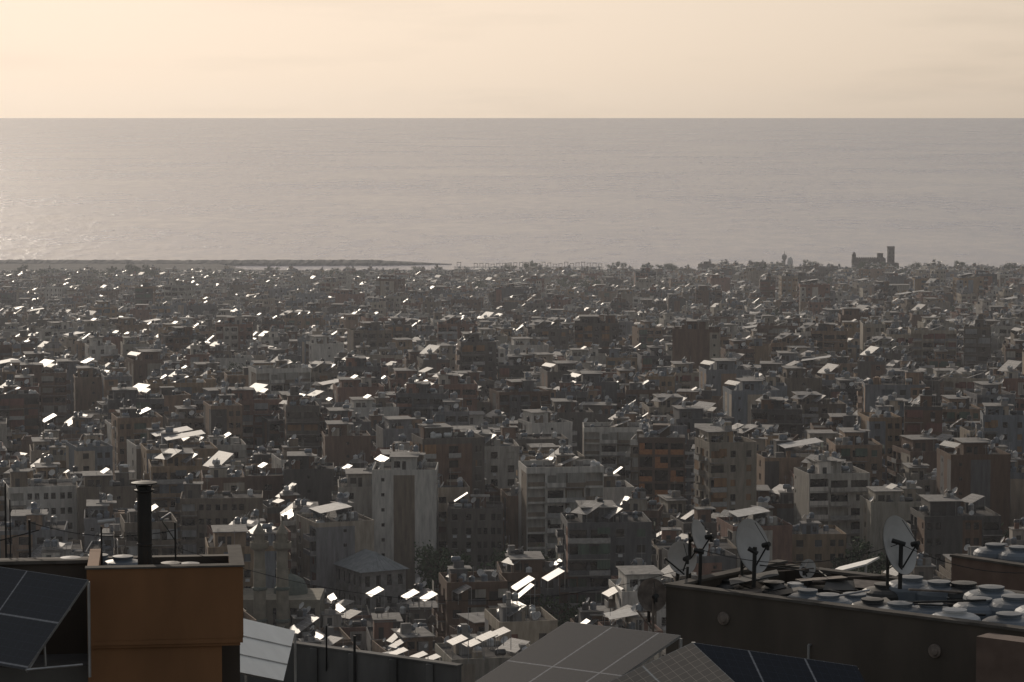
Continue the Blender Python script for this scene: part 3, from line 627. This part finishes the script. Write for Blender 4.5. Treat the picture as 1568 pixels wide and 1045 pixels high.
for i in range(22):
    s=R.uniform(.8,4.4);t=R.uniform(.6,3); p=roofpt(s,t,R.uniform(.5,.95))
    mb.panel(p,(R.uniform(.5,1.1),R.uniform(-.2,.2),R.uniform(-.2,.2)),(R.uniform(-.2,.2),R.uniform(.3,.8),R.uniform(-.1,.12)),.03,R.choice([oTK,oRU,oSL,oSL,oDK]),oDK)
    c=roofpt(s+.3,t+.2); mb.box(c.x-.25,c.x+.3,c.y-.2,c.y+.25,zt-RL,p.z-.12,R.choice([oRU,oDK,oTK]))
put('roof_junk',mb.mesh('junk'))
mb=MB(FM); p=W(1262,880,64); mb.panel(p,W(1326,864,64)-p,W(1285,868,66.5)-p,.04,oWSG,oAL); 
for q in (p,W(1326,864,64)): mb.beam(q-Vector((0,0,.05)),q-Vector((0,0,1.4)),.03,oAL,5)
put('sheet_metal_canopy',mb.mesh('canopy'))
def satdish(u,v,d,r,n,mat=oDI,pole_v=895,sx=.92):
    o=W(u,v,d); zb=150-(pole_v-178)/F*d
    mb=MB(FM); n=Vector(n).normalized(); mb.dish((0,0,0),n,r,mat,pole=None,lnb=oDK,seg=32,sx=sx,arm=False)
    t=n*r*.95+Vector((0,0,-.05)); 
    mb.beam(n*r*.24+Vector((0,0,-r*.93)),t,.018,oDK,6); mb.beam(n*r*.2+Vector((r*.1,0,r*.85)),t,.008,oDK,5)
    mb.beam(t+n*.04,t-n*.14,.055,oDK,8); mb.beam(t+Vector((0,0,.0)),t+Vector((0,0,-.13)),.035,oDK,8)
    b=-n*.16; mb.beam(-n*.0,b,.06,oDK,8); mb.beam(b+Vector((0,0,.15)),Vector((b.x,b.y,zb-o.z)),.035,oDK,8)
    mb.beam(b+Vector((0,0,-.45)),-n*(-r*.1)+Vector((0,0,-r*.6)),.015,oDK,5)
    put('satellite_dish',mb.mesh('dish'),o)
satdish(1145,838,61,.60,(.68,-.62,.28)); satdish(1369,837,59.0,.63,(.70,-.60,.28),pole_v=905); satdish(1066,824,62,.40,(.80,-.42,.3)); satdish(1042,856,62,.38,(.35,-.82,.3),pole_v=900)
satdish(997,912,60.2,.36,(.25,-.9,.25),oRU,pole_v=960); satdish(1238,872,62,.22,(-.5,-.7,.3),pole_v=900)
mb=MB(FM)
for u,v0,v1,d,r in ((1156,838,890,60.3,.045),(1380,830,892,58.8,.045),(1073,840,900,60.5,.04),(1053,868,905,61,.03)):
    mb.beam(W(u,v0,d),W(u-2,v1+10,d),r,oDK,8)
mb.beam(W(1366,828,58.8),W(1386,834,58.8),.05,oDK,8); mb.beam(W(1146,840,60.3),W(1160,848,60.3),.05,oDK,8); mb.beam(W(1062,842,60.5),W(1078,846,60.5),.05,oDK,8)
mb.beam(W(1018,855,61),W(1048,880,61),.02,oDK,6); mb.beam(W(975,935,60),W(1000,965,60),.02,oRU,6); mb.beam(W(1000,900,60),W(1000,968,60),.03,oRU,6)
put('antenna_masts',mb.mesh('masts'))
mb=MB(FM); a=W(1457,853,72); b=W(1620,876,69.5); wallrun(mb,a,b,.2,a.z-14,a.z,oPK,oCP); 
mb.poly([(a.x,a.y,a.z-1.2),(b.x,b.y,a.z-1.2),(b.x+1,b.y+4,a.z-1.2),(a.x+.4,a.y+4,a.z-1.2)],oRF)
put('pink_roof_building',mb.mesh('pink_b'))
for u,v,d in ((1524,832,72.5),(1560,836,72)): p=W(u,v,d); tank((p.x,p.y,p.z-1.27),oTB,1.0)
def cable(p,q,sag,r=.008):
    mb=MB(FM); pts=[Vector(p).lerp(Vector(q),t/16)-Vector((0,0,sag*4*(t/16)*(1-t/16))) for t in range(17)]
    for a,b in zip(pts,pts[1:]): mb.beam(a,b,r,oCB,4)
    put('overhead_cable',mb.mesh('cable'))
cable(W(270,838,57),W(1053,870,61),.9,.006); cable(W(1073,842,60.5),W(1380,832,58.8),.35); cable(W(1380,834,58.8),W(1640,870,56),.3); cable(W(45,800,58),W(268,812,57.2),.2)
# ------------------------------------------------------------------ haze volume over the city basin
HZ=6.5e-5
m=bpy.data.materials.new('city_haze'); m.use_nodes=True; nt=m.node_tree; nt.nodes.clear()
out=N(nt,'ShaderNodeOutputMaterial'); vs=N(nt,'ShaderNodeVolumeScatter')
vs.inputs['Color'].default_value=(.86,.90,1,1); vs.inputs['Density'].default_value=HZ; vs.inputs['Anisotropy'].default_value=.5
nt.links.new(vs.outputs[0],out.inputs['Volume'])
mb=MB([m]); mb.box(-3000,3000,90,3300,-6,175,0); put('haze',mb.mesh('haze'))
# ------------------------------------------------------------------ light
EL=math.radians(19);AZ=math.radians(-20)
w=bpy.data.worlds.new('World');scene.world=w;w.use_nodes=True;nt=w.node_tree;bg=nt.nodes['Background']
sky=N(nt,'ShaderNodeTexSky');sky.sky_type='NISHITA';sky.sun_disc=False;sky.sun_elevation=EL;sky.sun_rotation=AZ;sky.dust_density=2.5;sky.air_density=1.0;sky.altitude=100
STR=.14
hs=N(nt,'ShaderNodeHueSaturation'); hs.inputs['Saturation'].default_value=.5; nt.links.new(sky.outputs[0],hs.inputs['Color'])
tc=N(nt,'ShaderNodeTexCoord'); mp=N(nt,'ShaderNodeMapping'); mp.inputs['Scale'].default_value=(9,9,70); nt.links.new(tc.outputs['Generated'],mp.inputs['Vector'])
ns=N(nt,'ShaderNodeTexNoise'); ns.inputs['Scale'].default_value=1.2; ns.inputs['Detail'].default_value=6; nt.links.new(mp.outputs[0],ns.inputs['Vector'])
mr=N(nt,'ShaderNodeMapRange'); mr.inputs['From Min'].default_value=.52; mr.inputs['From Max'].default_value=.72; mr.inputs['To Min'].default_value=1; mr.inputs['To Max'].default_value=.80; nt.links.new(ns.outputs['Fac'],mr.inputs['Value'])
sc=N(nt,'ShaderNodeVectorMath',operation='SCALE'); nt.links.new(hs.outputs[0],sc.inputs[0]); nt.links.new(mr.outputs[0],sc.inputs['Scale'])
den=N(nt,'ShaderNodeVectorMath',operation='MULTIPLY_ADD'); den.inputs[1].default_value=(STR/1.30,STR/1.06,STR/.84); den.inputs[2].default_value=(1,1,1); nt.links.new(sc.outputs[0],den.inputs[0])
dv=N(nt,'ShaderNodeVectorMath',operation='DIVIDE'); nt.links.new(sc.outputs[0],dv.inputs[0]); nt.links.new(den.outputs[0],dv.inputs[1])
nt.links.new(dv.outputs[0],bg.inputs['Color']);bg.inputs['Strength'].default_value=STR
S=Vector((math.sin(AZ)*math.cos(EL),math.cos(AZ)*math.cos(EL),math.sin(EL)))
ld=bpy.data.lights.new('sun','SUN');ld.energy=2.2;ld.angle=math.radians(.5);ld.color=(1,.88,.74)
lo=bpy.data.objects.new('sun',ld);scene.collection.objects.link(lo);lo.rotation_euler=S.to_track_quat('Z','Y').to_euler();lo.location=(0,0,500)
# ------------------------------------------------------------------ camera
cd=bpy.data.cameras.new('camera');cd.sensor_width=36;cd.lens=F/1568*36;cd.clip_start=.5;cd.clip_end=600000
co=bpy.data.objects.new('camera',cd);scene.collection.objects.link(co);co.location=(0,0,CAMH);co.rotation_euler=(math.radians(90)-PITCH,0,0);scene.camera=co
scene.view_settings.view_transform='Standard';scene.view_settings.look='None';scene.view_settings.exposure=0
print('buildings',cnt,'trees',len(treepos))
